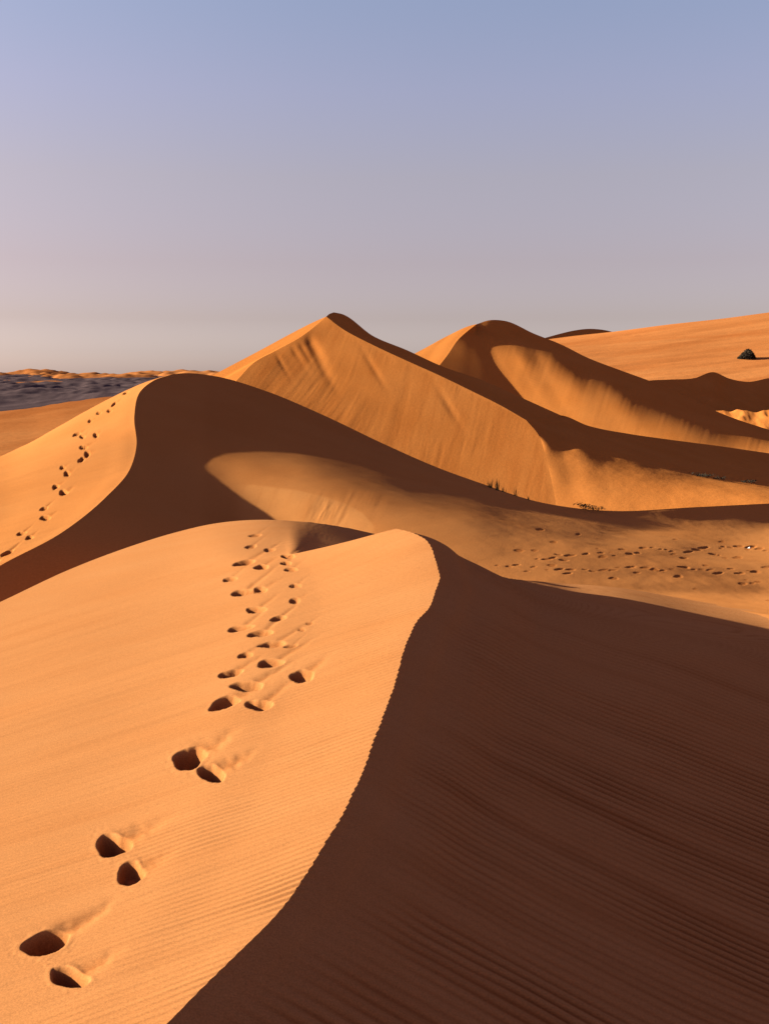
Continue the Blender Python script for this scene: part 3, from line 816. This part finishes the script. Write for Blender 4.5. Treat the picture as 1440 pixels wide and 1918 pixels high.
# avalanche tongues under the peak
for uc, vc, wd, dp in ((578, 632, 9, .09), (590, 655, 12, .11), (606, 692, 10, .07), (566, 650, 6, .06), (545, 646, 6, .06), (520, 668, 5, .05), (700, 690, 7, .05), (840, 760, 8, .05)):
    CF.X[..., 2] -= fallT * dp * np.exp(-((CF.U - uc - (CF.V - vc) * .58) / wd) ** 2) * np.exp(-((CF.V - vc) / 32) ** 2)
xc, yc = CG.X[..., 0], CG.X[..., 1]
CG.X[..., 2] += .14 * fbm(xc / 7, yc / 7, 5, 131) * sstep(0, .10, CG.s[None, :]) * sstep(0, .08, 1 - CG.t[:, None])
build('peaked_dune', [CL.X, CF.X, CB.X, CG.X, CL.skirt('top', 25.0), CB.skirt('top', 18.0), CG.skirt('top', 18.0)], M_FAR,
      'tall pointed dune with a grooved orange slip face and a dark crest band', tones={1: toneC})

DL = Sheet('D_L', 120, 90)
DS = Sheet('D_S', 120, 120, snap=[('left', DL.edge('right'), 1.0)])
DR = Sheet('D_R', 420, 220, snap=[('left', DS.edge('right'), .5)])
DR.X[..., 2] += sstep(0, .04, DR.s[None, :]) * sstep(0, .06, 1 - DR.t[:, None]) * .05 * fbm(DR.U / 26 + DR.V / 80, DR.V / 200, 4, 141)
build('round_topped_dune', [DL.X, DS.X, DR.X, DL.skirt('top', 30.0), DR.skirt('top', 25.0)], M_FAR,
      'second tall dune with a rounded dark top behind the pointed one')

EE = Sheet('E', 260, 160)
xe, ye = EE.X[..., 0], EE.X[..., 1]
EE.X[..., 2] += .5 * fbm((xe + .3 * ye) / 40, (ye - .3 * xe) / 7, 5, 151) * sstep(0, .06, 1 - EE.t[:, None])
toneE = 1 - .20 * np.clip(fbm((EE.U + 3 * EE.V) / 260, (EE.V + .16 * EE.U) / 11, 4, 153) + .05, 0, 1)
build('broad_dune', [EE.X, EE.skirt('top', 120.0, final=-.12)], M_PLAIN, 'long sunlit streaked dune slope rising to the skyline', tones={0: toneE})
RR = Sheet('R', 260, 100)
RR.X[..., 2] += .35 * fbm(RR.X[..., 0] / 5, RR.X[..., 1] / 5, 4, 161) * sstep(0, .06, 1 - RR.t[:, None])
build('low_dune', [RR.X, RR.skirt('top', 30.0)], M_FAR, 'low dark jagged dune at the foot of the broad sunlit slope')
GG = Sheet('G', 220, 120)
GG.X[..., 2] += .25 * fbm(GG.X[..., 0] / 22, GG.X[..., 1] / 9, 4, 171)
toneG = 1 - .28 * np.clip(fbm((GG.U + 2 * GG.V) / 200, (GG.V + .2 * GG.U) / 14, 4, 173), 0, 1)
build('sand_plain', [GG.X, GG.skirt('top', 120.0, final=-.15)], M_PLAIN, 'low orange sand flats beyond the middle dune', tones={0: toneG})


def height_field(name, x0, x1, y0, y1, nx, ny, fn, mat, label):
    x = np.linspace(x0, x1, nx)
    y = y0 * (y1 / y0) ** np.linspace(0, 1, ny)
    X, Y = np.meshgrid(x, y)
    X = X * Y / y1
    return build(name, [np.stack([X, Y, fn(X, Y)], -1)], mat, label)


def plain_z(x, y):
    return -11.5 + 21.5 * ((y - 300) / 1400)


def gravel_z(x, y):
    rid = 1 - np.abs(fbm(x / 130, y / 90, 4, 181)) * 2
    return plain_z(x, y) + sstep(300, 700, y) * (2.6 * rid + 2.4 * fbm(x / 14, y / 45, 4, 183)) - 60 * sstep(1500, 1700, y)


def far_dune_z(x, y):
    return plain_z(x, y) + 1.0 + sstep(900, 1300, y) * (11.0 * fbm(x / 75, y / 110, 5, 191) + 4.0 * fbm(x / 30, y / 30, 3, 193))


height_field('gravel_plain', -1500, -60, 300, 1700, 420, 260, gravel_z, M_GRAVEL, 'dark broken gravel hills stretching to the horizon')
height_field('distant_dunes', -1500, -60, 900, 1750, 420, 200, far_dune_z, M_PLAIN, 'pale sunlit sand patches far away on the horizon')
# low ground out to the horizon
rr = 4 * (9000 / 4) ** np.linspace(0, 1, 90)
aa = np.linspace(0, 2 * math.pi, 181)
RRr, AAa = np.meshgrid(rr, aa)
gx, gy = RRr * np.cos(AAa), RRr * np.sin(AAa)
build('ground', [np.stack([gx, gy, -15.5 + .4 * fbm(gx / 60, gy / 60, 3, 201)], -1)], M_PLAIN, 'low sandy ground under the dunes')

HH = Sheet('H', 90, 30)
HH.X[..., 2] += 1.0 * fbm(HH.X[..., 0] / 40, HH.X[..., 1] / 40, 3, 211) * sstep(0, .2, 1 - HH.t[:, None])
build('skyline_dune', [HH.X, HH.skirt('top', 150.0, final=-.3)], M_FAR, 'small dark dune top peeping over the broad slope on the skyline')
MM = Sheet('M', 220, 50)
MM.X[..., 2] += (.55 * fbm(MM.X[..., 0] / 5, MM.X[..., 1] / 9, 4, 221) + .3 * noise(MM.X[..., 0] / 1.7, MM.X[..., 1] / 2.5, 223)) * sstep(0, .1, MM.t[:, None])
build('sand_hummocks', [MM.X, MM.skirt('top', 30.0)], M_FAR, 'bright broken sand hummocks at the foot of the low dark dune')

# ------------------------------------------------------------------ plants
def plant_mat(name, c1, c2):
    m, nt, b = mat_new(name, 0.8)
    tc = nt.nodes.new('ShaderNodeTexCoord')
    n1 = nt.nodes.new('ShaderNodeTexNoise')
    n1.inputs['Scale'].default_value = 9.0
    nt.links.new(tc.outputs['Object'], n1.inputs['Vector'])
    cr = nt.nodes.new('ShaderNodeValToRGB')
    cr.color_ramp.elements[0].position = 0.35
    cr.color_ramp.elements[0].color = (*c1, 1)
    cr.color_ramp.elements[1].position = 0.65
    cr.color_ramp.elements[1].color = (*c2, 1)
    nt.links.new(n1.outputs['Fac'], cr.inputs[0])
    nt.links.new(cr.outputs[0], b.inputs['Base Color'])
    return m


M_GRASS = plant_mat('dry_grass', (0.055, 0.05, 0.022), (0.11, 0.085, 0.035))
M_TWIG = plant_mat('dry_twig', (0.05, 0.035, 0.022), (0.10, 0.07, 0.04))
M_LEAF = plant_mat('dusty_leaf', (0.018, 0.013, 0.009), (0.034, 0.026, 0.017))
M_STONE = plant_mat('pale_stone', (0.5, 0.42, 0.36), (0.62, 0.55, 0.48))


def tag(o, label, cat, group=None):
    o['label'] = label
    o['category'] = cat
    if group:
        o['group'] = group
    return o


def blades(rg, n, h, spread, width, droop=.45):
    vv, ff = [], []
    for i in range(n):
        a = rg.uniform(0, 2 * math.pi)
        r = spread * math.sqrt(rg.rand()) * .35
        hh = h * rg.uniform(.45, 1.0)
        lean = rg.uniform(.05, droop) * hh
        b0 = np.array([r * math.cos(a), r * math.sin(a), -.04])
        d = np.array([math.cos(a), math.sin(a), 0])
        sd = np.array([-math.sin(a), math.cos(a), 0]) * width
        k = len(vv)
        for j, f_ in enumerate((0, .4, .75, 1.0)):
            c = b0 + d * lean * f_ ** 2 + np.array([0, 0, (hh + .04) * f_])
            w_ = (1 - f_ * .92)
            vv += [c - sd * w_, c + sd * w_]
        for j in range(3):
            ff.append((k + 2 * j, k + 2 * j + 1, k + 2 * j + 3, k + 2 * j + 2))
    return vv, ff


def tuft(name, sheet, u, v, h, spread, n, seed, label, group, width=.012):
    rg_ = np.random.RandomState(seed)
    p = sheet.at(u, v)
    vv, ff = blades(rg_, n, h, spread, width)
    o = raw_mesh(name, vv, ff, M_GRASS)
    o.location = (p[0], p[1], p[2] + Z0)
    return tag(o, label, 'grass', group)


GR = 'dry grass tufts along the middle ridge'
tuft('grass_tuft', FL, 917, 913, .50, .40, 26, 1, 'leftmost dry grass tuft on the shaded ridge below the tall slip face', GR, .02)
tuft('grass_tuft', FL, 931, 918, .62, .35, 24, 2, 'tallest dry grass tuft on the shaded ridge, second from the left', GR, .02)
tuft('grass_tuft', FL, 944, 922, .36, .30, 16, 3, 'short dry grass tuft just beside the tallest one on the ridge', GR, .02)
tuft('grass_tuft', FL, 966, 929, .46, .24, 12, 4, 'thin lone dry grass tuft midway along the ridge', GR, .02)
tuft('grass_tuft', FL, 990, 937, .34, .24, 9, 5, 'small sparse grass tuft at the lower end of the ridge', GR, .018)


def branch(vv, ff, a, b, r0, r1):
    d = b - a
    d = d / np.linalg.norm(d)
    x = np.cross(d, [0.3, 0.9, 0.2])
    x /= np.linalg.norm(x)
    y = np.cross(d, x)
    k = len(vv)
    for c, r in ((a, r0), (b, r1)):
        for j in range(4):
            t_ = j * math.pi / 2
            vv.append(c + r * (math.cos(t_) * x + math.sin(t_) * y))
    for j in range(4):
        ff.append((k + j, k + (j + 1) % 4, k + 4 + (j + 1) % 4, k + 4 + j))


def scrub(name, sheet, u, v, w, h, seed, label, cat='shrub', group=None, leaves=120, leaf=.05, dome=False):
    """a low woody plant: twigs from one root, leaf sprays at their ends"""
    rg_ = np.random.RandomState(seed)
    p = sheet.at(u, v)
    root = bpy.data.objects.new(name, None)
    COL.objects.link(root)
    root.location = (p[0], p[1], p[2] + Z0)
    tag(root, label, cat, group)
    vv, ff, tips = [], [], []
    for i in range(16):
        a = rg_.uniform(0, 2 * math.pi)
        e_ = np.array([math.cos(a) * w * .5 * rg_.uniform(.5, 1), math.sin(a) * w * .5 * rg_.uniform(.5, 1), h * rg_.uniform(.4, 1)])
        m_ = e_ * np.array([.45, .45, .6]) + rg_.normal(0, .04 * w, 3)
        branch(vv, ff, np.array([0, 0, -.1 * h]), m_, .022 * h, .014 * h)
        branch(vv, ff, m_, e_, .014 * h, .004 * h)
        e2 = m_ + (e_ - m_) * .6 + rg_.normal(0, .13, 3) * np.array([w, w, h])
        branch(vv, ff, m_, e2, .010 * h, .003 * h)
        tips += [e_, e2, (m_ + e_) / 2]
    raw_mesh('stem', vv, ff, M_TWIG, root)
    lv, lf = [], []
    for i in range(leaves):
        c = tips[rg_.randint(len(tips))] + rg_.normal(0, .10, 3) * np.array([w, w, h])
        if dome:
            q_ = rg_.normal(0, 1, 3)
            q_ = q_ / np.linalg.norm(q_) * rg_.rand() ** .4
            c = np.array([q_[0] * w * .5, q_[1] * w * .5, abs(q_[2]) * h * (.8 + .3 * math.sin(3 * q_[0] + 1))])
        c[2] = max(c[2], .02 * h)
        n1 = rg_.normal(0, 1, 3)
        n1 /= np.linalg.norm(n1)
        n2 = np.cross(n1, rg_.normal(0, 1, 3))
        n2 /= np.linalg.norm(n2)
        L = leaf * rg_.uniform(.6, 1.3)
        k = len(lv)
        lv += [c - n1 * L, c + n2 * L * .4, c + n1 * L, c - n2 * L * .4]
        lf.append((k, k + 1, k + 2, k + 3))
    raw_mesh('foliage', lv, lf, M_LEAF, root)
    return root


SG = 'low scrub on the far valley floor'
scrub('low_shrub', CG, 1312, 893, 2.0, .34, 21, 'widest dark scrub plant on the lit sand right of the slip face', 'shrub', SG, 220, .09)
scrub('low_shrub', CG, 1345, 898, 1.3, .24, 22, 'flat dark scrub plant next to the widest one on the lit sand', 'shrub', SG, 120, .08)
scrub('low_shrub', CG, 1400, 905, 1.5, .28, 23, 'dark scrub plant nearest the picture edge on the far lit sand', 'shrub', SG, 150, .08)
scrub('low_shrub', FL, 1094, 953, 1.0, .26, 24, 'small dark shrub at the end of the middle ridge', 'shrub', 'shrubs at the ridge end', 160, .05)
scrub('low_shrub', FL, 1118, 956, .7, .18, 25, 'tiny dark shrub beside the small one at the ridge end', 'shrub', 'shrubs at the ridge end', 100, .045)
k_ = float(EE.at(1398, 672)[1])
scrub('desert_bush', EE, 1398, 672, 33 / F * k_, 17 / F * k_, 26, 'dark round bush alone on the broad sunlit dune slope', 'bush', None, 3600, .5 * 33 / F * k_ * .10, True)

p_ = FL.at(1403, 1026)
rg_ = np.random.RandomState(31)
sv, sf = [], []
for i in range(6):
    for j in range(8):
        th_, ph_ = math.pi * (i + .5) / 6, 2 * math.pi * j / 8
        r_ = .055 * (1 + .25 * rg_.normal())
        sv.append((r_ * math.sin(th_) * math.cos(ph_) * 1.3, r_ * math.sin(th_) * math.sin(ph_), r_ * math.cos(th_) * .8 + .03))
for i in range(5):
    for j in range(8):
        sf.append((i * 8 + j, i * 8 + (j + 1) % 8, (i + 1) * 8 + (j + 1) % 8, (i + 1) * 8 + j))
sf += [tuple(range(7, -1, -1)), tuple(range(40, 48))]
st = raw_mesh('pale_stone', sv, sf, M_STONE)
st.location = (p_[0], p_[1], p_[2] + Z0)
tag(st, 'small pale stone lying by the tracks on the valley floor', 'stone')
